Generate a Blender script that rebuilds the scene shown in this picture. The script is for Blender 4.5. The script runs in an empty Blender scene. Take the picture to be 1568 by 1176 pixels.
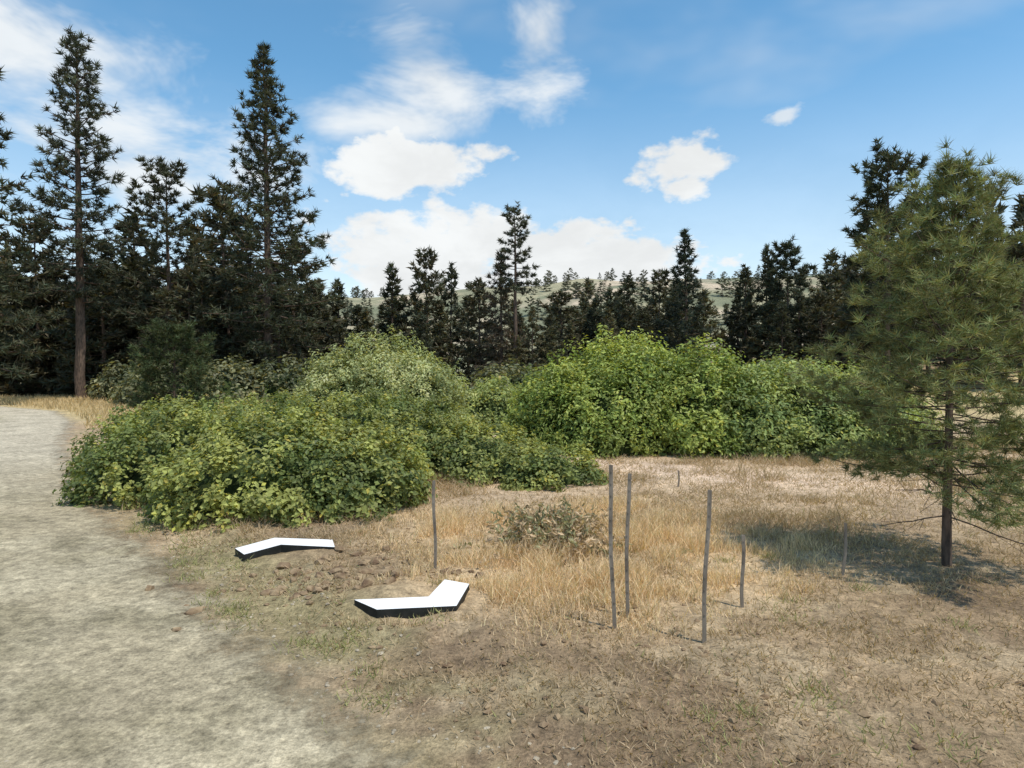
import bpy, math, numpy as np
from mathutils import Vector
R = np.random.default_rng(11)
scene = bpy.context.scene
scene.view_settings.view_transform='Standard'
scene.view_settings.look='None'
scene.view_settings.exposure=0
COL = scene.collection

# ---------------------------------------------------------------- noise
_T = np.random.default_rng(5).random((256,256))
def vnoise(x,y,s=1.0,seed=0):
    x=np.asarray(x,float)/s+seed*17.3; y=np.asarray(y,float)/s+seed*7.9
    xi=np.floor(x).astype(int); yi=np.floor(y).astype(int)
    fx=x-xi; fy=y-yi
    fx=fx*fx*(3-2*fx); fy=fy*fy*(3-2*fy)
    g=lambda a,b:_T[a%256,b%256]
    return (g(xi,yi)*(1-fx)+g(xi+1,yi)*fx)*(1-fy)+(g(xi,yi+1)*(1-fx)+g(xi+1,yi+1)*fx)*fy
def fbm(x,y,s,seed=0,o=4):
    v=0;a=.5;t=0
    for i in range(o):
        v=v+a*vnoise(x,y,s/2**i,seed+i); t+=a; a*=.55
    return v/t
def sst(a,b,x):
    t=np.clip((np.asarray(x,float)-a)/(b-a),0,1); return t*t*(3-2*t)

RY=np.array([-40,-8,0,4.15,6.9,9.5,14.2,21.3,30,36,42,48,60.])
RX=np.array([16,4.5,1.2,-0.7,-3.1,-5.4,-9.3,-14.2,-19.7,-24.5,-33,-50,-95.])
def road_r(y): return np.interp(y,RY,RX)

def hz(x,y):
    x=np.asarray(x,float); y=np.asarray(y,float)
    z=0.08*(fbm(x,y,2.2,1)-.5)+0.045*(fbm(x,y,.5,3,3)-.5)
    off=sst(0,1.2,x-road_r(y))
    z=z*(0.25+0.75*off)
    d=x-road_r(y)
    # low broken bank where the field meets the road shoulder
    z=z+(sst(.6,1.9,d)*.10-sst(2.5,6,d)*.08)*np.exp(-((y-8)/5.0)**2)
    sh=np.exp(-((d-1.7)/1.0)**2)*np.exp(-((y-7.5)/3.2)**2)
    z=z+sh*0.26*(fbm(x,y,.35,9,3)-.42)
    far=sst(25,60,y)
    z=z+far*0.8*(fbm(x,y,18,4)-.5)
    z=z+sst(30,75,y)*sst(0,45,x)*6.0*(0.6+0.4*fbm(x,y,30,2))
    n=fbm(x,y,130,6); n2=fbm(x,y,45,12)
    z=z+sst(110,430,y)*(48*np.exp(-((x-10)/520)**2)*(0.80+0.26*n+.1*n2))
    z=z+sst(60,300,y)*sst(40,260,x)*14*(0.7+.6*n)
    z=z+sst(90,420,y)*sst(60,320,-x)*12
    return z

# ---------------------------------------------------------------- mesh builder
class MB:
    def __init__(s): s.v=[];s.f=[];s.c=[];s.n=0
    def add(s,v,f,col,mi=0,smooth=False):
        v=np.asarray(v,float).reshape(-1,3); f=np.asarray(f,int)
        col=np.asarray(col,float)
        if col.ndim==1: col=np.tile(col,(len(v),1))
        s.v.append(v); s.c.append(col[:,:3]); s.f.append((f+s.n,mi,smooth)); s.n+=len(v)
    def mesh(s,name,mats):
        me=bpy.data.meshes.new(name)
        V=np.concatenate(s.v); C=np.concatenate(s.c)
        loops=np.concatenate([f.ravel() for f,_,_ in s.f])
        tot=np.concatenate([np.full(len(f),f.shape[1]) for f,_,_ in s.f])
        mi=np.concatenate([np.full(len(f),m) for f,m,_ in s.f])
        sm=np.concatenate([np.full(len(f),q) for f,_,q in s.f])
        st=np.concatenate([[0],np.cumsum(tot)[:-1]])
        me.vertices.add(len(V)); me.vertices.foreach_set('co',V.ravel().astype(np.float32))
        me.loops.add(len(loops)); me.loops.foreach_set('vertex_index',loops.astype(np.int32))
        me.polygons.add(len(tot)); me.polygons.foreach_set('loop_start',st.astype(np.int32))
        me.polygons.foreach_set('loop_total',tot.astype(np.int32))
        for m in mats: me.materials.append(m)
        me.polygons.foreach_set('material_index',mi.astype(np.int32))
        me.polygons.foreach_set('use_smooth',sm.astype(bool))
        a=me.color_attributes.new('Col','FLOAT_COLOR','POINT')
        a.data.foreach_set('color',np.hstack([C,np.ones((len(C),1))]).ravel().astype(np.float32))
        me.update(calc_edges=True)
        return me
    def obj(s,name,mats,loc=(0,0,0),parent=None):
        me=s.mesh(name,mats); return put(me,name,loc,parent=parent)
def put(me,name,loc=(0,0,0),rz=0,sc=(1,1,1),parent=None,tilt=(0,0)):
    o=bpy.data.objects.new(name,me); o.location=loc; o.rotation_euler=(tilt[0],tilt[1],rz); o.scale=sc
    COL.objects.link(o)
    if parent: o.parent=parent
    return o
def empty(name,loc=(0,0,0)):
    e=bpy.data.objects.new(name,None); e.location=loc; COL.objects.link(e); return e
def nrm(a): return a/np.maximum(np.linalg.norm(a,axis=-1,keepdims=True),1e-9)
def rdir(n,r=R): return nrm(r.normal(size=(n,3)))

def blades(mb,base,d,L,W,col,mi=0,r=R):
    n=len(base); side=nrm(np.cross(d,rdir(n,r)))
    L=np.broadcast_to(L,(n,))[:,None]; W=np.broadcast_to(W,(n,))[:,None]
    v=np.stack([base-side*W/2,base+side*W/2,base+d*L],1)
    mb.add(v,np.arange(3*n).reshape(n,3),np.repeat(col,3,0),mi)
def bent_blades(mb,base,d,L,W,col,bend,mi=0,r=R):
    n=len(base); side=nrm(np.cross(d,rdir(n,r)))
    L=L[:,None];W=W[:,None]
    mid=base+d*L*.55; b=np.c_[bend,np.zeros(n)]
    tip=mid+nrm(d+b)*L*.45
    v=np.stack([base-side*W/2,base+side*W/2,mid+side*W*.35,mid-side*W*.35,tip],1)
    k=np.arange(n)[:,None]*5
    mb.add(v,np.hstack([k,k+1,k+2,k+3]),np.repeat(col,5,0),mi)
    mb.f.append((np.hstack([k+3,k+2,k+4])+mb.n-5*n,mi,False))
def leaves(mb,c,nor,L,W,col,mi=0,r=R):
    n=len(c); t=nrm(np.cross(nor,rdir(n,r))); b=np.cross(nor,t)
    L=np.broadcast_to(L,(n,))[:,None]; W=np.broadcast_to(W,(n,))[:,None]
    v=np.stack([c-t*L/2,c+b*W/2-t*L*.08+nor*W*.18,c+t*L/2,c-b*W/2-t*L*.08+nor*W*.18],1)
    mb.add(v,np.arange(4*n).reshape(n,4),np.repeat(col,4,0),mi)
def tube(mb,pts,rad,k,col,mi=0):
    pts=np.asarray(pts,float); m=len(pts)
    d=np.gradient(pts,axis=0); d=nrm(d)
    up=np.array([0,0,1.]) if abs(d[0,2])<.8 else np.array([1.,0,0])
    s=nrm(np.cross(d,up)); u=np.cross(s,d)
    a=np.arange(k)*2*np.pi/k
    rad=np.broadcast_to(np.asarray(rad,float),(m,))[:,None,None]
    v=pts[:,None]+rad*(np.cos(a)[None,:,None]*s[:,None]+np.sin(a)[None,:,None]*u[:,None])
    i=np.arange(m-1)[:,None]*k; j=np.arange(k)[None]; j2=(j+1)%k
    f=np.stack([i+j,i+j2,i+k+j2,i+k+j],-1).reshape(-1,4)
    mb.add(v,f,col,mi,True)

# ---------------------------------------------------------------- materials
def newmat(name):
    m=bpy.data.materials.new(name); m.use_nodes=True
    nt=m.node_tree; nt.nodes.clear()
    return m,nt,nt.nodes,nt.links
def foliage_mat(name,trans=.35,rough=.55,spec=.25):
    m,nt,N,L=newmat(name)
    out=N.new('ShaderNodeOutputMaterial'); a=N.new('ShaderNodeAttribute'); a.attribute_name='Col'
    p=N.new('ShaderNodeBsdfPrincipled'); p.inputs['Roughness'].default_value=rough
    p.inputs['Specular IOR Level'].default_value=spec
    t=N.new('ShaderNodeBsdfTranslucent'); mx=N.new('ShaderNodeMixShader'); mx.inputs[0].default_value=trans
    g=N.new('ShaderNodeMix'); g.data_type='RGBA'; g.blend_type='MULTIPLY'; g.inputs[0].default_value=1
    g.inputs[7].default_value=(1.35,1.2,.55,1)
    L.new(a.outputs['Color'],p.inputs['Base Color']); L.new(a.outputs['Color'],g.inputs[6]); L.new(g.outputs[2],t.inputs['Color'])
    L.new(p.outputs[0],mx.inputs[1]); L.new(t.outputs[0],mx.inputs[2]); L.new(mx.outputs[0],out.inputs[0])
    return m
def noisy_mat(name,c1,c2,scale=8,rough=.9,bump=.4,stretch=(1,1,1)):
    m,nt,N,L=newmat(name)
    out=N.new('ShaderNodeOutputMaterial'); p=N.new('ShaderNodeBsdfPrincipled'); p.inputs['Roughness'].default_value=rough
    p.inputs['Specular IOR Level'].default_value=.2
    tc=N.new('ShaderNodeTexCoord'); mp=N.new('ShaderNodeMapping'); mp.inputs['Scale'].default_value=stretch
    n=N.new('ShaderNodeTexNoise'); n.inputs['Scale'].default_value=scale; n.inputs['Detail'].default_value=4
    r=N.new('ShaderNodeValToRGB'); r.color_ramp.elements[0].position=.35; r.color_ramp.elements[1].position=.65
    r.color_ramp.elements[0].color=(*c1,1); r.color_ramp.elements[1].color=(*c2,1)
    b=N.new('ShaderNodeBump'); b.inputs['Strength'].default_value=bump; b.inputs['Distance'].default_value=.02
    L.new(tc.outputs['Object'],mp.inputs[0]); L.new(mp.outputs[0],n.inputs['Vector']); L.new(n.outputs['Fac'],r.inputs[0])
    L.new(r.outputs[0],p.inputs['Base Color']); L.new(n.outputs['Fac'],b.inputs['Height']); L.new(b.outputs[0],p.inputs['Normal']); L.new(p.outputs[0],out.inputs[0])
    return m
M_needle=foliage_mat('pine_needles',.2,.6,.2)
M_leaf=foliage_mat('shrub_leaves',.38,.5,.3)
M_grass=foliage_mat('dry_grass_blades',.3,.7,.15)
M_bark=noisy_mat('pine_bark',(.06,.045,.035),(.17,.12,.09),5,.95,.8,(3,3,.7))
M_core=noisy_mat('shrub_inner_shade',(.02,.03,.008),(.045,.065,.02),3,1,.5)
M_post=noisy_mat('weathered_metal_post',(.14,.115,.09),(.30,.26,.21),14,.75,.3,(1,1,.2))
M_white=noisy_mat('white_arrow_face',(.80,.80,.79),(.84,.84,.83),6,.5,.0)  # top face of the added street-view overlay arrows
M_black=noisy_mat('dark_arrow_edge',(.015,.017,.015),(.03,.03,.028),9,.6,.1)
M_clod=noisy_mat('dirt_clod',(.14,.09,.055),(.34,.25,.15),9,1,.8)
M_stone=noisy_mat('pale_stone',(.26,.22,.16),(.44,.38,.28),7,.9,.5)

def ground_mat(name,alpha=False):
    m,nt,N,L=newmat(name)
    out=N.new('ShaderNodeOutputMaterial'); p=N.new('ShaderNodeBsdfPrincipled'); p.inputs['Roughness'].default_value=.95
    p.inputs['Specular IOR Level'].default_value=.1
    at=N.new('ShaderNodeAttribute'); at.attribute_name='Col'
    tc=N.new('ShaderNodeTexCoord')
    def noise(s,d=5,r=.6):
        n=N.new('ShaderNodeTexNoise'); n.inputs['Scale'].default_value=s; n.inputs['Detail'].default_value=d; n.inputs['Roughness'].default_value=r
        L.new(tc.outputs['Object'],n.inputs['Vector']); return n
    def mr(src,a,b,c,d):
        q=N.new('ShaderNodeMapRange'); q.inputs[1].default_value=a;q.inputs[2].default_value=b;q.inputs[3].default_value=c;q.inputs[4].default_value=d
        L.new(src,q.inputs[0]); return q.outputs[0]
    def mul(colr,fac):
        g=N.new('ShaderNodeVectorMath'); g.operation='SCALE'; L.new(colr,g.inputs[0]); L.new(fac,g.inputs['Scale']); return g.outputs[0]
    n1=noise(.9,4); n2=noise(7,5,.7); n3=noise(38,3,.7)
    c=mul(at.outputs['Color'],mr(n1.outputs['Fac'],.3,.7,.78,1.2))
    c=mul(c,mr(n2.outputs['Fac'],.32,.68,.58,1.34))
    c=mul(c,mr(n3.outputs['Fac'],.3,.7,.62,1.34))
    L.new(c,p.inputs['Base Color'])
    ad=N.new('ShaderNodeMath'); ad.operation='ADD'; L.new(n2.outputs['Fac'],ad.inputs[0])
    m3=N.new('ShaderNodeMath'); m3.operation='MULTIPLY'; m3.inputs[1].default_value=.35; L.new(n3.outputs['Fac'],m3.inputs[0]); L.new(m3.outputs[0],ad.inputs[1])
    b=N.new('ShaderNodeBump'); b.inputs['Strength'].default_value=.8; b.inputs['Distance'].default_value=.06 if not alpha else .045
    L.new(ad.outputs[0],b.inputs['Height']); L.new(b.outputs[0],p.inputs['Normal'])
    if alpha:
        ea=N.new('ShaderNodeAttribute'); ea.attribute_name='edge'
        nn=noise(2.2,6,.75)
        s=N.new('ShaderNodeMath'); s.operation='SUBTRACT'; L.new(ea.outputs['Fac'],s.inputs[0]); L.new(nn.outputs['Fac'],s.inputs[1])
        f=mr(s.outputs[0],-.12,.18,0,1)
        tr=N.new('ShaderNodeBsdfTransparent'); mx=N.new('ShaderNodeMixShader')
        L.new(f,mx.inputs[0]); L.new(tr.outputs[0],mx.inputs[1]); L.new(p.outputs[0],mx.inputs[2]); L.new(mx.outputs[0],out.inputs[0])
    else: L.new(p.outputs[0],out.inputs[0])
    return m
M_ground=ground_mat('dry_field_ground'); M_road=ground_mat('gravel_road_surface',True)

# ---------------------------------------------------------------- ground
def mixc(c,d,f):
    f=np.asarray(f)[...,None]; return c*(1-f)+np.array(d)*f
def gold_mask(x,y):
    w=(fbm(x,y,1.6,21)-.5)
    q=(((x-1.0)/3.1)**2+((y-9.3)/3.3)**2)
    return np.clip((1-sst(.15,1.4,q+w*1.5)),0,1)
def path_mask(x,y):
    px=np.array([-6,-2,-.4,1.5,4,7,10,16,30]);py=np.array([34,27,23,18.2,15.6,14.2,13.4,12.6,12])
    yy=np.interp(x,px,py)+1.2*(fbm(x,y,2.5,27)-.5); return np.exp(-((y-yy)/1.5)**2)*sst(-7,-3,x)*(1-sst(3,11,x)*.7)
def ground_col(x,y):
    n=fbm(x,y,1.8,31); n2=fbm(x,y,.6,33)
    c=np.zeros(x.shape+(3,))+np.array([.315,.23,.14])
    c=mixc(c,(.19,.135,.085),sst(.5,.66,n)*.75)
    c=mixc(c,(.42,.33,.21),sst(.5,.66,n2)*.6)
    c=mixc(c,(.55,.41,.27),sst(8.5,14,y)*(1-sst(28,40,y))*.9)
    c=mixc(c,(.40,.29,.18),sst(10,13,y)*(1-sst(28,40,y))*sst(.5,.62,fbm(x,y,2.2,29))*.5)
    c=mixc(c,(.58,.43,.26),gold_mask(x,y)*.8)
    c=mixc(c,(.72,.55,.41),path_mask(x,y)*.8)
    d=x-road_r(y)
    c=mixc(c,(.26,.24,.12),np.exp(-((d-.8)/.9)**2)*sst(.42,.62,fbm(x,y,1.1,35))*.6)
    c=mixc(c,(.52,.41,.22),sst(26,34,y)*(1-sst(48,52,y)))
    c=mixc(c,(.14,.115,.065),sst(52,58,y)*(1-sst(100,140,y))*(1-.8*sst(18,30,x)))
    hill=sst(100,150,y)
    hc=mixc(np.zeros(x.shape+(3,))+np.array([.36,.33,.21]),(.21,.22,.14),sst(.40,.60,fbm(x,y,30,41)))  # hill colours lightened slightly towards blue, painting in distance haze
    hc=mixc(hc,(.54,.44,.32),sst(.53,.65,fbm(x,y,38,44)))
    hc=mixc(hc,(.14,.16,.10),sst(.50,.60,fbm(x,y,9,46,3))*.5)
    c=c*(1-hill[...,None])+hc*hill[...,None]
    return c
def grid(xs,ys):
    X,Y=np.meshgrid(xs,ys); n=len(xs); m=len(ys)
    i=np.arange(m-1)[:,None]*n+np.arange(n-1)[None]
    f=np.stack([i,i+1,i+n+1,i+n],-1).reshape(-1,4)
    return X,Y,f
u=np.linspace(-1,1,460); xs=np.sinh(u*6.2); xs=xs*(1400/xs.max())
u=np.linspace(0,1,520); ys=np.sinh((u-.16)*8.2)
ys=ys/ys.max()*1500+5; ys[0]=-60
X,Y,f=grid(xs,ys)
mb=MB(); mb.add(np.stack([X,Y,hz(X,Y)],-1),f,ground_col(X,Y).reshape(-1,3),0,True)
mb.obj('ground',[M_ground])

ry=np.concatenate([np.linspace(-20,30,300),np.linspace(30.3,50,90)])
t=np.linspace(0,1,60)
YY,TT=np.meshgrid(ry,t,indexing='ij')
rw=9.2+sst(34,44,YY)*14
XX=road_r(YY)+1.1-TT*rw
i=np.arange(len(ry)-1)[:,None]*len(t)+np.arange(len(t)-1)[None]
f=np.stack([i,i+len(t),i+len(t)+1,i+1],-1).reshape(-1,4)
n=fbm(XX,YY,1.3,51); c=np.zeros(XX.shape+(3,))+np.array([.37,.315,.21])
c=mixc(c,(.46,.40,.275),sst(.48,.66,n)*.7); c=mixc(c,(.25,.215,.135),sst(.5,.7,fbm(XX,YY,.7,53))*.65)
c=mixc(c,(.54,.48,.37),sst(9,22,YY)*.7)
c=mixc(c,(.27,.25,.13),np.exp(-((TT-.52)/.07)**2)*sst(.4,.6,n)*.4)
mb=MB(); mb.add(np.stack([XX,YY,hz(XX,YY)+.014],-1),f,c.reshape(-1,3),0,True)
o=mb.obj('gravel_road',[M_road])
ed=np.minimum(TT*rw/2.4,(1-TT)*rw/2.4).ravel().astype(np.float32)
a=o.data.attributes.new('edge','FLOAT','POINT'); a.data.foreach_set('value',ed)

# ---------------------------------------------------------------- pines
def pine(seed,H,cb,rmax,prof='cone',nb=110,tufts=9,nk=16,tl=.45,tw=.05,col=(.03,.045,.018),lean=.0,trunk_r=None,gap=.25,colvar=.5,droop=.1,flat=.3,stubs=0,wig=1.0):
    r=np.random.default_rng(seed); mb=MB()
    tr=trunk_r or H*.013
    zz=np.linspace(0,1,14)
    off=np.cumsum(r.normal(0,.004*H*wig,(14,2)),0)*.5; off[0]=0
    tp=np.c_[off[:,0]+lean*zz*H,off[:,1],zz*H-0.15]
    tube(mb,tp,tr*(1-zz)**.8+.0012*H,8,(.2,.2,.2),1)
    def at(h): return np.array([np.interp(h,zz,tp[:,k]) for k in range(3)])
    for s_ in range(stubs):
        h=cb*r.uniform(.55,1.1); a=r.uniform(0,6.28); Ln=rmax*r.uniform(.3,.85); tt=np.linspace(0,1,7)
        d=np.array([math.cos(a),math.sin(a),r.uniform(-.2,.1)]); pts=at(h)+np.outer(tt,d)*Ln; pts[1:,:]+=np.cumsum(r.normal(0,.02,(6,3)),0)
        tube(mb,pts,tr*.15*(1-.8*tt)+.0004*H,4,(.2,.2,.2),1)
        for q in range(3):
            k=r.integers(2,6); p2=pts[k]+np.outer(np.linspace(0,1,3),d+r.normal(0,.6,3))*Ln*.25
            tube(mb,p2,tr*.06,3,(.2,.2,.2),1)
    cen=[];dr=[];tc=[]
    for b in range(nb):
        q=(b+r.random())/nb
        h=cb+(1-cb)*q**.95
        s=(h-cb)/(1-cb)
        if prof=='cone': P=(1-s)**.85*(.62+.38*min(1,s*5+.35))+.03
        elif prof=='round': P=math.sqrt(max(0,1-(s-.3)**2/.52)); P=max(P,.2)
        elif prof=='young': P=(1-s)**.75*(.75+.25*min(1,s*5))+.05
        else: P=(1-s)**.55*(.5+.5*min(1,s*3+.2))+.05
        Ln=rmax*P*r.uniform(1-gap*1.6,1.15)
        az=b*2.39996+r.uniform(-.5,.5)
        e=math.radians(-180*droop*(1-s)**1.5+50*s**1.5+r.uniform(-10,10))
        d=np.array([math.cos(az)*math.cos(e),math.sin(az)*math.cos(e),math.sin(e)])
        p0=at(h); tt=np.linspace(0,1,5)
        pts=p0+np.outer(tt,d)*Ln; pts[:,2]+=tt**2*Ln*.18
        tube(mb,pts,tr*.2*(1-.8*tt)*(.4+.6*(1-s))+.0004*H,3,(.2,.2,.2),1)
        m=max(2,int(tufts*(Ln/rmax)*r.uniform(.7,1.3)+1))
        ts=r.uniform(.25,1.02,m)**.8
        base=p0+np.outer(ts,d)*Ln; base[:,2]+=ts**2*Ln*.18
        lat=np.array([-d[1],d[0],0]); lat/=max(np.linalg.norm(lat),.01)
        w=(.34*Ln*(1.15-ts)+.05*rmax)
        base+=lat*(r.uniform(-1,1,m)*w)[:,None]; base[:,2]+=r.normal(0,.03*rmax,m)
        cen.append(base); dr.append(np.tile(d,(m,1)))
        tc.append(np.clip(r.normal(1,.22*colvar*2,m),.45,1.9)*r.uniform(.8,1.2))
    cen=np.concatenate(cen);dr=np.concatenate(dr);tc=np.concatenate(tc)
    n=len(cen)
    B=np.repeat(cen,nk,0); D=np.repeat(dr,nk,0)*.45+rdir(n*nk,r)*np.array([1,1,.75])+np.array([0,0,flat]); D=nrm(D)
    cc=np.repeat(tc,nk)[:,None]*np.array(col)*r.uniform(.8,1.25,(n*nk,1))
    cc[:,0]*=r.uniform(.85,1.35,n*nk)
    blades(mb,B+rdir(n*nk,r)*tl*.15,D,tl*r.uniform(.6,1.15,n*nk),tw,cc,0,r)
    return mb.mesh('pine_mesh',[M_needle,M_bark])
def place(me,name,x,y,rz=0,sc=(1,1,1),parent=None,tilt=(0,0)):
    return put(me,name,(x,y,float(hz(x,y))),rz,sc,parent,tilt)

DK=(.062,.076,.044)
place(pine(1,26.0,.16,5.9,'cone',180,17,18,.52,.085,DK,gap=.32),'pine_tree',-18.3,50)
place(pine(2,25.6,.28,4.2,'pond',115,14,18,.52,.085,(.068,.084,.056),gap=.34),'pine_tree',-31.0,48)
place(pine(3,25.5,.12,4.8,'cone',140,17,16,.55,.1,DK,gap=.3),'pine_tree',-33.6,42)
place(pine(4,17.6,.2,4.1,'round',85,15,18,.52,.09,(.068,.08,.05),gap=.4),'pine_tree',-26.6,52)
place(pine(5,13.2,.06,3.9,'cone',90,13,15,.5,.09,(.12,.11,.075),gap=.3),'pine_tree',-1.0,62)
place(pine(6,16.8,.55,2.0,'round',46,10,16,.42,.08,(.07,.085,.055),gap=.4),'pine_tree',0.3,60)
place(pine(7,13.4,.05,3.0,'cone',90,12,15,.5,.1,(.045,.062,.044)),'pine_tree',15.0,57.5)
place(pine(8,15.5,.25,3.0,'round',80,14,17,.5,.09,(.055,.072,.042),gap=.35),'pine_tree',24.3,43)
place(pine(9,11.0,.2,2.6,'round',60,12,15,.5,.1,(.05,.066,.042)),'pine_tree',23.6,57)
place(pine(10,5.05,.25,1.95,'young',165,28,30,.145,.0105,(.20,.24,.10),trunk_r=.055,gap=.3,colvar=.6,droop=.08,stubs=10,wig=.6),'young_pine_tree',5.42,8.25,0)
place(pine(12,3.75,.03,1.75,'round',110,16,18,.2,.035,(.06,.085,.035),trunk_r=.08),'young_pine_tree',-12.4,24.5)

protos=[pine(20+i,12,.03+.08*(i%3),3.0+.3*(i%3),['cone','cone','pond','round','cone'][i],56,12,9,.62,.19,
        [(.06,.072,.045),(.068,.078,.048),(.078,.084,.05),(.088,.092,.055),(.12,.125,.07)][i],gap=.3) for i in range(5)]
far_p=[pine(40+i,12,.03,3.1,['cone','pond','round'][i],20,6,5,1.1,.65,[(.09,.11,.08),(.105,.12,.085),(.115,.13,.09)][i],gap=.2) for i in range(3)]
forest=empty('conifer_forest')
def tree(x,y,H,par,k=None,w=1.0,P=None):
    P=P or protos
    k=R.integers(0,len(P)) if k is None else k; s=H/12
    ws=s*w*R.uniform(.85,1.2)
    place(P[k],'forest_tree',x,y,R.uniform(0,6.28),(ws,ws,s),par)
cnt=0
while cnt<175:
    tx=R.uniform(-.98,.95); y=R.uniform(54,88) if R.random()<.75 else R.uniform(50,60)
    x=tx*y; k=None
    if tx<-.30: H=R.uniform(8,13)
    elif tx<.26:
        y=R.uniform(60,76); x=tx*y
        H=R.uniform(5.6,9.4)*(y/68); k=int(R.choice([0,1,2,3,4,4,4]))
        if -.13<tx<-.04 and R.random()<.5: continue
    else: H=R.uniform(5.0,8.5)*(1+.25*(tx>.5))
    tree(x,y,H,forest,k=k,w=1.25); cnt+=1
for px,py,y,w,k in [(655,390,66,.9,2),(600,406,66,1,0),(690,407,70,.9,1),(735,435,64,1,3),(1172,378,60,.8,0),(1350,330,46,1.1,2),
    (1140,410,62,.9,1),(1270,388,60,1,4),(1512,285,46,.7,0),(1566,300,44,1.0,1),(1420,320,48,.9,2),(1480,345,50,1,0),(960,425,72,1,1),(900,432,76,1,4),
    (520,430,66,1,0),(345,300,60,1.1,3),(60,345,56,1.1,2),(210,330,60,1.1,1),(300,365,56,1.2,4),(480,435,62,1,2),(170,372,56,1.1,0),(1010,420,70,1,2)]:
    x=(px-784)/1022*y; H=2.5+(560-py)/1022*y-float(hz(x,y))
    tree(x,y,H,forest,k,w)
hf=empty('hillside_trees')
pts=0
while pts<600:
    y=R.uniform(150,460); tx=R.uniform(-.5,.9); x=tx*y
    if fbm(x,y,45,61)<.5 and R.random()<.7: continue
    tree(x,y,R.uniform(3.5,7.5),hf,w=1.5,P=far_p); pts+=1

# ---------------------------------------------------------------- shrubs
def bush(name,lobes,leafL,per,nclump,cols,crad=(.18,.34),seed=1,aspect=.6,shoots=0,mat=M_leaf,core=.8,up=.5):
    r=np.random.default_rng(seed); mb=MB()
    A=np.array([l[2]*l[3]+l[4]*(l[2]+l[3]) for l in lobes]); A=A/A.sum()
    CE=[];NO=[]
    for li,(cx,cy,rx,ry,h) in enumerate(lobes):
        n=int(nclump*A[li])
        d=rdir(n,r); d[:,2]=np.abs(d[:,2])**.8
        low=r.random(n)<.25; d[low,2]*=.25
        d=nrm(d)
        lump=.76+.48*fbm(d[:,0]*2+cx,d[:,1]*2+d[:,2]*2.3+cy,.5,seed+3)
        q=d*lump[:,None]*r.uniform(.86,1.05,n)[:,None]
        p=np.c_[cx+q[:,0]*rx,cy+q[:,1]*ry,q[:,2]*h]
        keep=np.ones(n,bool)
        for lj,(ax,ay,bx,by,bh) in enumerate(lobes):
            if lj==li: continue
            keep&=(((p[:,0]-ax)/bx)**2+((p[:,1]-ay)/by)**2+(p[:,2]/bh)**2)>.62
        CE.append(p[keep]); NO.append(nrm(d[keep]/np.array([rx,ry,h])))
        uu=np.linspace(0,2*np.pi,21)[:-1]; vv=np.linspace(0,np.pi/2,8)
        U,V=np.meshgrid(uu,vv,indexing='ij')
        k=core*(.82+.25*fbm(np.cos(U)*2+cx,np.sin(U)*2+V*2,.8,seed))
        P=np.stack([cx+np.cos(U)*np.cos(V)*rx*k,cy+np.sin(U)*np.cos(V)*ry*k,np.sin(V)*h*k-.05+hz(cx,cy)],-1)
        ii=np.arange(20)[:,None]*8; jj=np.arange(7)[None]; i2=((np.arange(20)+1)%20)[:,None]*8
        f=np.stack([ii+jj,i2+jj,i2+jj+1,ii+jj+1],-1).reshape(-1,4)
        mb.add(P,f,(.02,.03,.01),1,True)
    C=np.concatenate(CE);Nn=np.concatenate(NO); n=len(C)
    C[:,2]+=hz(C[:,0],C[:,1])
    cr=r.uniform(crad[0],crad[1],n)
    ci=fbm(C[:,0],C[:,1]+C[:,2]*.7,1.3,seed+5); ci=sst(.3,.68,ci+r.normal(0,.13,n))
    base=np.array(cols[0])[None]*(1-ci[:,None])+np.array(cols[1])[None]*ci[:,None]
    base*=r.uniform(.7,1.3,(n,1))
    P=np.repeat(C,per,0); NN=np.repeat(Nn,per,0); rr=np.repeat(cr,per)
    d=rdir(n*per,r); P=P+d*(rr*r.random(n*per)**.45)[:,None]
    P[:,2]=np.maximum(P[:,2],hz(P[:,0],P[:,1])+.02)
    nor=nrm(NN*.5+d*.35+rdir(n*per,r)*.6+np.array([0,0,up]))
    col=np.repeat(base,per,0)*r.uniform(.7,1.3,(n*per,1))
    y=r.random(n*per)<.06; col[y]=col[y]*np.array([1.6,1.25,.9])
    L=leafL*r.uniform(.6,1.25,n*per)
    leaves(mb,P,nor,L,L*aspect,np.minimum(col,.6),0,r)
    if shoots:
        k=r.integers(0,n,shoots); B=C[k]; D=nrm(Nn[k]*.5+np.array([0,0,.9])+r.normal(0,.35,(shoots,3)))
        for s in range(shoots):
            ln=r.uniform(.25,.65)*max(1,leafL/.09)*.9; tt=np.linspace(0,1,4); pts=B[s]+np.outer(tt,D[s])*ln; pts[:,2]-=tt**2*ln*.2
            tube(mb,pts,.006*(1-.6*tt),3,(.1,.12,.04),0)
            m=14; q=r.random(m); lp=B[s]+np.outer(q,D[s])*ln; lp[:,2]-=q**2*ln*.2
            leaves(mb,lp+rdir(m,r)*leafL*.4,nrm(rdir(m,r)+np.array([0,0,.6])),leafL*r.uniform(.6,1.1,m),leafL*aspect*.8,base[k[s]]*r.uniform(.8,1.4,(m,1)),0,r)
    return mb.obj(name,[mat,M_core])

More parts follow.
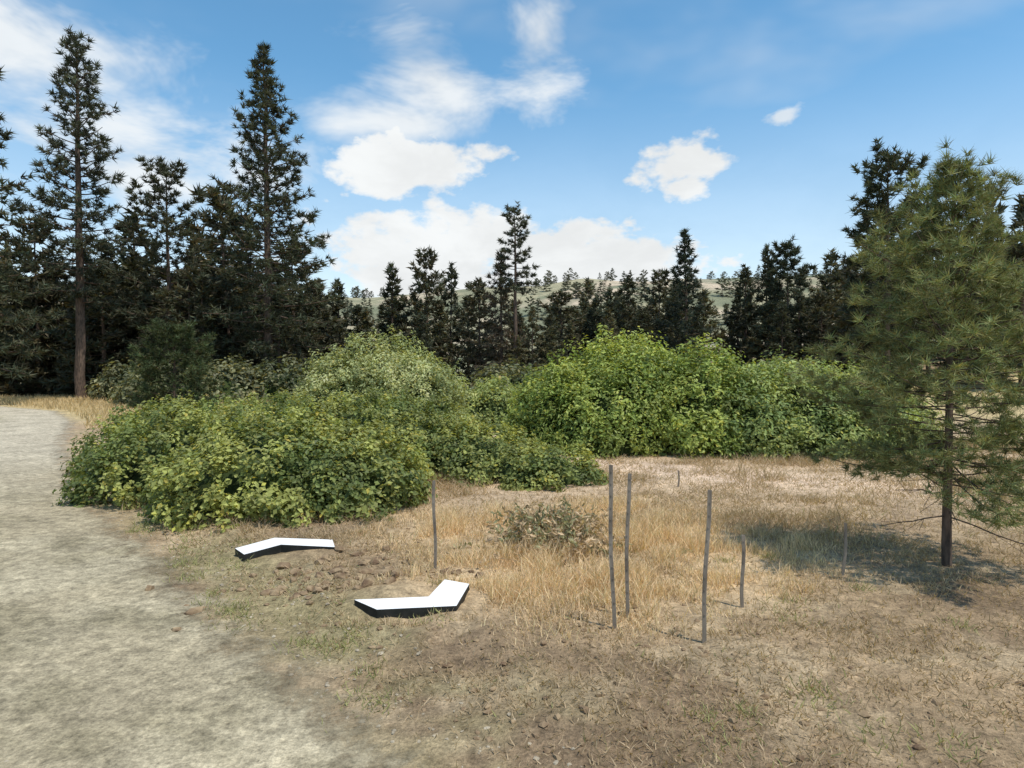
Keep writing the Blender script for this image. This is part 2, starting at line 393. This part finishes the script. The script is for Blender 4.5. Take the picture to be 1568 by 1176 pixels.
G1=(.145,.19,.06); G2=(.35,.375,.115)
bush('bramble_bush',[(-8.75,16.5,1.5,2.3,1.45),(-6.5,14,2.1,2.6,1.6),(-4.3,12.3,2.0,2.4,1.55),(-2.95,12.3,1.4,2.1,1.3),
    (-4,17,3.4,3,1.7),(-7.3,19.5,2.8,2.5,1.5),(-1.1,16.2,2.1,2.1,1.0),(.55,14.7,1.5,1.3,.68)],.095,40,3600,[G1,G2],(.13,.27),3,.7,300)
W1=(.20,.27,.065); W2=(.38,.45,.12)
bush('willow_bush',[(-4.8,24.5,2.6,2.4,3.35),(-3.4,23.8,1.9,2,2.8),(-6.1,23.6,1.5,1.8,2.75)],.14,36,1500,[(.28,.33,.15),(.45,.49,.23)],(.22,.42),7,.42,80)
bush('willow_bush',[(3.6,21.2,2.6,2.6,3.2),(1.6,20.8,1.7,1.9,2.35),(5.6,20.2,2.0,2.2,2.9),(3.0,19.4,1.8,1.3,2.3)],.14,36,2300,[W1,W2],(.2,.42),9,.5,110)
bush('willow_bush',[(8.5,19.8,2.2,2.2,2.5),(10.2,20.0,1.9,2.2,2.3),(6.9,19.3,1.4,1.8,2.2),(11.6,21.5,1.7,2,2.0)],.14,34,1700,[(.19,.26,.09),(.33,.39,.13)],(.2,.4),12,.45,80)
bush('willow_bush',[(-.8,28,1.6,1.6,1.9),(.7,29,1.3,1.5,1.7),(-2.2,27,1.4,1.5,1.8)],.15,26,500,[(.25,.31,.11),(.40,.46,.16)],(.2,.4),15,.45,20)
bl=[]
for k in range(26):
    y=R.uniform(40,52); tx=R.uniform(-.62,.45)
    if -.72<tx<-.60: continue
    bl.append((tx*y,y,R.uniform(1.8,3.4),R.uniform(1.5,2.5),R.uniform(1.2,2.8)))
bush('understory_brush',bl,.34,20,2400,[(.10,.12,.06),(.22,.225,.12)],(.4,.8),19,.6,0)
r=np.random.default_rng(77); mb=MB()
for k in range(300):
    a=r.uniform(0,6.28); e=r.uniform(.2,1.4); L=r.uniform(.35,.9)
    d=np.array([math.cos(a)*math.cos(e),math.sin(a)*math.cos(e),math.sin(e)]); b=np.array([.55,9.0,0])+np.r_[r.normal(0,.26,2),0]
    b[2]=hz(b[0],b[1]); tt=np.linspace(0,1,5); pts=b+np.outer(tt,d)*L; pts[:,2]-=tt**2*L*.25
    tube(mb,pts,.006*(1-.7*tt),3,(.40,.32,.22),0)
    m=16; q=r.uniform(.3,1,m); lp=b+np.outer(q,d)*L; lp[:,2]-=q**2*L*.25
    leaves(mb,lp+rdir(m,r)*.05,rdir(m,r),.10,.035,(np.array([.56,.43,.28]) if r.random()<.66 else np.array([.34,.33,.19]))*r.uniform(.5,1.3,(m,1)),0,r)
mb.obj('dry_shrub',[M_grass])

# ---------------------------------------------------------------- grass
AR=[(-.98,6.75,.75),(-3.0,8.62,.75)]
def clear(x,y):
    k=np.ones(x.shape)
    for a,b,q in AR: k=k*((((x-a)/q)**2+((y-b)/.5)**2)>1)
    return k
def scatter(n,xr,yr,maskf,r):
    x=r.uniform(*xr,n*3); y=r.uniform(yr[0]**.6,yr[1]**.6,n*3)**(1/.6)
    k=r.random(n*3)<maskf(x,y)*clear(x,y); return x[k][:n],y[k][:n]
r=np.random.default_rng(101)
ok=lambda x,y:sst(.1,.9,x-road_r(y))
x,y=scatter(50000,(-3.2,7),(5.4,14),lambda x,y:ok(x,y)*gold_mask(x,y)*(.10+sst(.36,.62,fbm(x,y,.45,71))),r); n=len(x)
mb=MB(); g=gold_mask(x,y)
d=nrm(np.c_[r.normal(0,.38,n),r.normal(0,.38,n),np.ones(n)])
col=np.array([.84,.64,.41])*r.uniform(.6,1.2,(n,1)); gg=r.random(n)<.1; col[gg]=np.array([.48,.42,.24])
hh=fbm(x,y,.7,78)
bent_blades(mb,np.c_[x,y,hz(x,y)-.01],d,(.05+.33*g*sst(.25,.75,hh))*r.uniform(.5,1.35,n),.004+.006*r.random(n),np.minimum(col,.88),r.normal(0,.6,(n,2)),0,r)
mb.obj('dry_grass',[M_grass])
mb=MB()
x,y=scatter(165000,(-8,17),(2.6,22),lambda x,y:ok(x,y)*(.25+.75*sst(.42,.6,fbm(x,y,.8,73)))*(1-.7*path_mask(x,y)),r); n=len(x)
d=nrm(np.c_[r.normal(0,.7,n),r.normal(0,.7,n),np.full(n,.8)])
col=mixc(np.tile(np.array([.56,.44,.29]),(n,1)),(.28,.205,.12),r.random(n)*.9)
gr=(sst(.55,.7,fbm(x,y,1.4,75))*np.exp(-((x-road_r(y)-1)/2)**2)*.45+.015)>r.random(n); col[gr]=np.array([.27,.28,.12])*r.uniform(.7,1.3,(gr.sum(),1))
tall=1+1.6*sst(8,11,y)*sst(.45,.6,fbm(x,y,1.7,79))
bent_blades(mb,np.c_[x,y,hz(x,y)-.005],d,r.uniform(.03,.10,n)*(1+y*.03)*tall,.005+.004*r.random(n)+y*.0004,col,r.normal(0,.5,(n,2)),0,r)
mb.obj('field_stubble',[M_grass])
mb=MB()
cx=[];cy=[]
while len(cx)<60:
    yy=r.uniform(4.6,16); xx=road_r(yy)+abs(r.normal(.4,.7))
    if fbm(xx,yy,1.2,81)>.45 and clear(np.array(xx),np.array(yy)): cx.append(xx);cy.append(yy)
for _ in range(26): cx.append(r.uniform(-1,5)); cy.append(r.uniform(4.2,9))
for a,b in zip(cx,cy):
    m=45; s=r.uniform(.05,.15); bx=a+r.normal(0,s,m); by=b+r.normal(0,s,m)
    d=nrm(np.c_[r.normal(0,.7,m),r.normal(0,.7,m),np.ones(m)])
    bent_blades(mb,np.c_[bx,by,hz(bx,by)],d,r.uniform(.04,.12,m),np.full(m,.009),np.array([.34,.34,.15])*r.uniform(.6,1.3,(m,1)),r.normal(0,.6,(m,2)),0,r)
mb.obj('verge_weeds',[M_grass])
x=r.uniform(-50,-8,30000); y=r.uniform(26,52,30000); k=((x-road_r(y)>.5)|(x-road_r(y)<-8.5-sst(34,44,y)*14))|(y>43); x=x[k];y=y[k];n=len(x)
mb=MB(); bent_blades(mb,np.c_[x,y,hz(x,y)],nrm(np.c_[r.normal(0,.3,(n,2)),np.ones(n)]),r.uniform(.2,.5,n),np.full(n,.04),np.array([.60,.47,.27])*r.uniform(.6,1.2,(n,1)),r.normal(0,.5,(n,2)),0,r)
mb.obj('meadow_grass',[M_grass])

def rocks(name,pos,size,mat,r):
    mb=MB()
    phi=(1+5**.5)/2
    ico=np.array([(-1,phi,0),(1,phi,0),(-1,-phi,0),(1,-phi,0),(0,-1,phi),(0,1,phi),(0,-1,-phi),(0,1,-phi),(phi,0,-1),(phi,0,1),(-phi,0,-1),(-phi,0,1)])/1.9
    F=np.array([(0,11,5),(0,5,1),(0,1,7),(0,7,10),(0,10,11),(1,5,9),(5,11,4),(11,10,2),(10,7,6),(7,1,8),(3,9,4),(3,4,2),(3,2,6),(3,6,8),(3,8,9),(4,9,5),(2,4,11),(6,2,10),(8,6,7),(9,8,1)])
    for (a,b),s in zip(pos,size):
        if not clear(np.array(a),np.array(b)): continue
        v=ico*r.uniform(.65,1.3,(12,1))*np.array([r.uniform(.8,1.5),r.uniform(.7,1.2),r.uniform(.45,.75)])*s
        an=r.uniform(0,6.28); c,sn=math.cos(an),math.sin(an); v=np.c_[v[:,0]*c-v[:,1]*sn,v[:,0]*sn+v[:,1]*c,v[:,2]]
        mb.add(v+np.array([a,b,float(hz(a,b))+s*.15]),F,(.2,.2,.2),0,False)
    return mb.obj(name,[mat])
P=[];S=[]
for _ in range(800):
    yy=r.uniform(4,10.5); P.append((road_r(yy)+r.uniform(.5,4.5)+(r.random()<.3)*r.uniform(0,5),yy)); S.append(r.uniform(.01,.035))
for _ in range(130): P.append((r.normal(-2.0,.65),r.normal(7.6,.5))); S.append(r.uniform(.025,.085))
rocks('dirt_clods',P,S,M_clod,r)
P=[];S=[]
for _ in range(3800):
    yy=r.uniform(3.2,14); P.append((road_r(yy)-r.uniform(-1.2,7),yy)); S.append(r.uniform(.006,.022))
rocks('road_gravel',P,S,M_stone,r)

# ---------------------------------------------------------------- fence posts
def post(x,y,h,lx=0,ly=0,w=.022,name='fence_post'):
    mb=MB(); z0=float(hz(x,y)); t=np.linspace(0,1,7)
    def prism(x0,x1,y0,y1):
        prof=np.array([(x0,y0),(x1,y0),(x1,y1),(x0,y1)])
        V=[]
        for q in t:
            V.append(np.c_[prof+np.array([lx*q*h+.010*math.sin(q*7+x),ly*q*h]),np.full(4,-.12+q*(h+.12))])
        V=np.concatenate(V); m=len(t)
        F=[[i*4+j,i*4+(j+1)%4,(i+1)*4+(j+1)%4,(i+1)*4+j] for i in range(m-1) for j in range(4)]+[[(m-1)*4+k for k in range(4)],[3,2,1,0]]
        mb.add(V,F,(.2,.2,.2))
    prism(-w,w,-.004,.004); prism(-.005,.005,.0045,.03)
    for q in np.arange(.25,h-.04,.11):
        s=q/h; cx=lx*q+.010*math.sin(s*7+x); b=np.array([(cx-.006,-.0095+ly*q,q-.006),(cx+.006,-.0095+ly*q,q-.006),(cx+.006,-.0045+ly*q,q-.006),(cx-.006,-.0045+ly*q,q-.006)])
        V=np.r_[b,b+np.array([0,0,.012])]; mb.add(V,[[0,1,5,4],[1,2,6,5],[2,3,7,6],[3,0,4,7],[4,5,6,7],[3,2,1,0]],(.2,.2,.2))
    return mb.obj(name,[M_post],(x,y,z0))
for a in [(.94,6.08,1.52,-.03,0),(1.11,6.4,1.40,.01,0),(1.68,5.8,1.35,.03,0),(-.9,7.75,1.06,-.01,0),(2.37,6.8,.75,0,0),(3.46,13.8,.34,0,0),(3.9,7.8,.62,.05,0)]:
    post(*a,w=.018)

# ---------------------------------------------------------------- street-view overlay arrows, added as flat boards
def arrow(pts,z0,z1):
    A=np.array(pts); c=A.mean(0); P=A-c; n=len(P)
    gz=float(np.mean(hz(A[:,0],A[:,1])))
    mb=MB(); top=np.c_[P,np.full(n,z1)]
    mb.add(top,[[0,1,4,5]],(1,1,1),0); mb.add(top,[[1,2,3,4]],(1,1,1),0)
    bot=np.c_[P,np.full(n,z0)]
    mb.add(np.r_[bot,top],[[i,(i+1)%n,(i+1)%n+n,i+n] for i in range(n)],(1,1,1),1)
    mb.add(bot,[[5,4,1,0]],(1,1,1),1); mb.add(bot,[[4,3,2,1]],(1,1,1),1)
    return mb.obj('direction_arrow',[M_white,M_black],(c[0],c[1],gz))
arrow([(-1.575,6.6),(-.844,6.69),(-.736,7.23),(-.457,7.085),(-.541,6.43),(-1.294,6.33)],-.09,.065)
arrow([(-3.57,8.54),(-3.25,9.07),(-2.43,8.97),(-2.30,8.6),(-3.04,8.72),(-3.34,8.26)],-.09,.08)

# ---------------------------------------------------------------- sky, sun, camera
SE,SA=math.radians(66),math.radians(128)
w=bpy.data.worlds.new('World'); scene.world=w; w.use_nodes=True; nt=w.node_tree; N=nt.nodes; L=nt.links; N.clear()
out=N.new('ShaderNodeOutputWorld'); bg=N.new('ShaderNodeBackground'); bg.inputs[1].default_value=.12
sky=N.new('ShaderNodeTexSky'); sky.sky_type='NISHITA'; sky.sun_disc=False; sky.sun_elevation=SE; sky.sun_rotation=SA; sky.altitude=600; sky.dust_density=.6; sky.ozone_density=1.2
def M(op,a,b=None,c=None,clamp=False):
    n=N.new('ShaderNodeMath'); n.operation=op; n.use_clamp=clamp
    for i,q in enumerate((a,b,c)):
        if q is None: continue
        if hasattr(q,'is_output'): L.new(q,n.inputs[i])
        else: n.inputs[i].default_value=q
    return n.outputs[0]
tc=N.new('ShaderNodeTexCoord'); sp=N.new('ShaderNodeSeparateXYZ'); L.new(tc.outputs['Generated'],sp.inputs[0])
az=M('MULTIPLY',M('ARCTAN2',sp.outputs[0],sp.outputs[1]),57.2958); el=M('MULTIPLY',M('ARCSINE',sp.outputs[2]),57.2958)
def nz(scale,detail,vs=(1,1,1),rough=.55,rot=(0,0,0),dist=0):
    mp=N.new('ShaderNodeMapping'); mp.inputs['Scale'].default_value=vs; mp.inputs['Rotation'].default_value=rot
    L.new(tc.outputs['Generated'],mp.inputs[0]); n=N.new('ShaderNodeTexNoise'); n.inputs['Scale'].default_value=scale; n.inputs['Detail'].default_value=detail
    n.inputs['Roughness'].default_value=rough; n.inputs['Distortion'].default_value=dist
    L.new(mp.outputs[0],n.inputs['Vector']); return n.outputs['Fac']
n1=nz(9,4,(1,1,1.6)); n2=nz(5,5,(1,1,2),.62,(0,.5,0),.3); n3=nz(24,4,(1,1,1.7),.6)
def blob(a,e,ra,re,shear=0.):
    da=M('SUBTRACT',az,a); de=M('SUBTRACT',M('SUBTRACT',el,e),M('MULTIPLY',da,shear))
    x=M('DIVIDE',da,ra); y=M('DIVIDE',de,re)
    return M('SUBTRACT',1,M('SQRT',M('ADD',M('MULTIPLY',x,x),M('MULTIPLY',y,y))))
def mx(l):
    o=l[0]
    for q in l[1:]: o=M('MAXIMUM',o,q)
    return o
cum=mx([blob(-8.6,16.6,7.6,2.9),blob(-10.5,14.8,3.6,2.0),blob(14.8,16.0,5.4,2.1,.06),blob(14.6,14.4,2.6,1.7),
        blob(-7,9.4,12.5,5.4),blob(6.5,8.4,11,4.2,-.12)])
nn=M('ADD',M('MULTIPLY',M('SUBTRACT',n1,.5),1.8),M('MULTIPLY',M('SUBTRACT',n3,.5),1.2))
def mr(s,a,b,c=0,d=1):
    n=N.new('ShaderNodeMapRange'); n.interpolation_type='SMOOTHSTEP'
    for i,q in enumerate((a,b,c,d)): n.inputs[i+1].default_value=q
    L.new(s,n.inputs[0]); return n.outputs[0]
D1=mr(M('ADD',cum,nn),-.06,.42)
D1b=M('MULTIPLY',mr(M('ADD',blob(21.9,18.9,1.9,1.0,.2),M('MULTIPLY',M('SUBTRACT',n3,.5),2.2)),.1,1.0),.75)
cir=mx([blob(-6.5,23,7,6.5,-.35),blob(2.5,26,5.5,6.5,.5),blob(-31,14,16,6.0),blob(-38,21,12,4),blob(-9,19.5,9,2.5)])
D2=M('MULTIPLY',mr(M('ADD',cir,M('MULTIPLY',M('SUBTRACT',n2,.5),3.2)),-.1,1.15),.88)
D3=M('MULTIPLY',mr(nz(2.2,4,(1,1,2.6),.55,(.2,-.5,0),.2),.42,.8),.45)
D4=mr(el,24,2,0,.55)
dens=M('MAXIMUM',M('MAXIMUM',M('MAXIMUM',D1,D1b),D2),M('MAXIMUM',D3,D4))
hs=N.new('ShaderNodeHueSaturation'); hs.inputs['Saturation'].default_value=1.2; hs.inputs['Hue'].default_value=.485; hs.inputs['Value'].default_value=1.6; L.new(sky.outputs[0],hs.inputs['Color'])
shade=mr(n2,.35,.65,.87,1.0)
cc=N.new('ShaderNodeVectorMath'); cc.operation='SCALE'; cc.inputs[0].default_value=(7.8,8.0,8.05); L.new(shade,cc.inputs['Scale'])
mix=N.new('ShaderNodeMix'); mix.data_type='RGBA'; L.new(dens,mix.inputs[0]); L.new(hs.outputs[0],mix.inputs[6]); L.new(cc.outputs[0],mix.inputs[7])
L.new(mix.outputs[2],bg.inputs[0]); L.new(bg.outputs[0],out.inputs[0])
sl=bpy.data.lights.new('sun','SUN'); sl.energy=4.0; sl.angle=math.radians(.5); sl.color=(1,.93,.82)
so=bpy.data.objects.new('sun',sl); COL.objects.link(so)
dv=Vector((math.sin(SA)*math.cos(SE),math.cos(SA)*math.cos(SE),math.sin(SE)))
so.rotation_euler=dv.to_track_quat('Z','Y').to_euler(); so.location=(0,0,30)
cam=bpy.data.cameras.new('camera'); cam.sensor_width=36; cam.lens=23.46; cam.clip_end=4000; cam.clip_start=.05
co=bpy.data.objects.new('camera',cam); co.location=(0,0,2.5); co.rotation_euler=(math.radians(90-1.57),0,0); COL.objects.link(co)
scene.camera=co
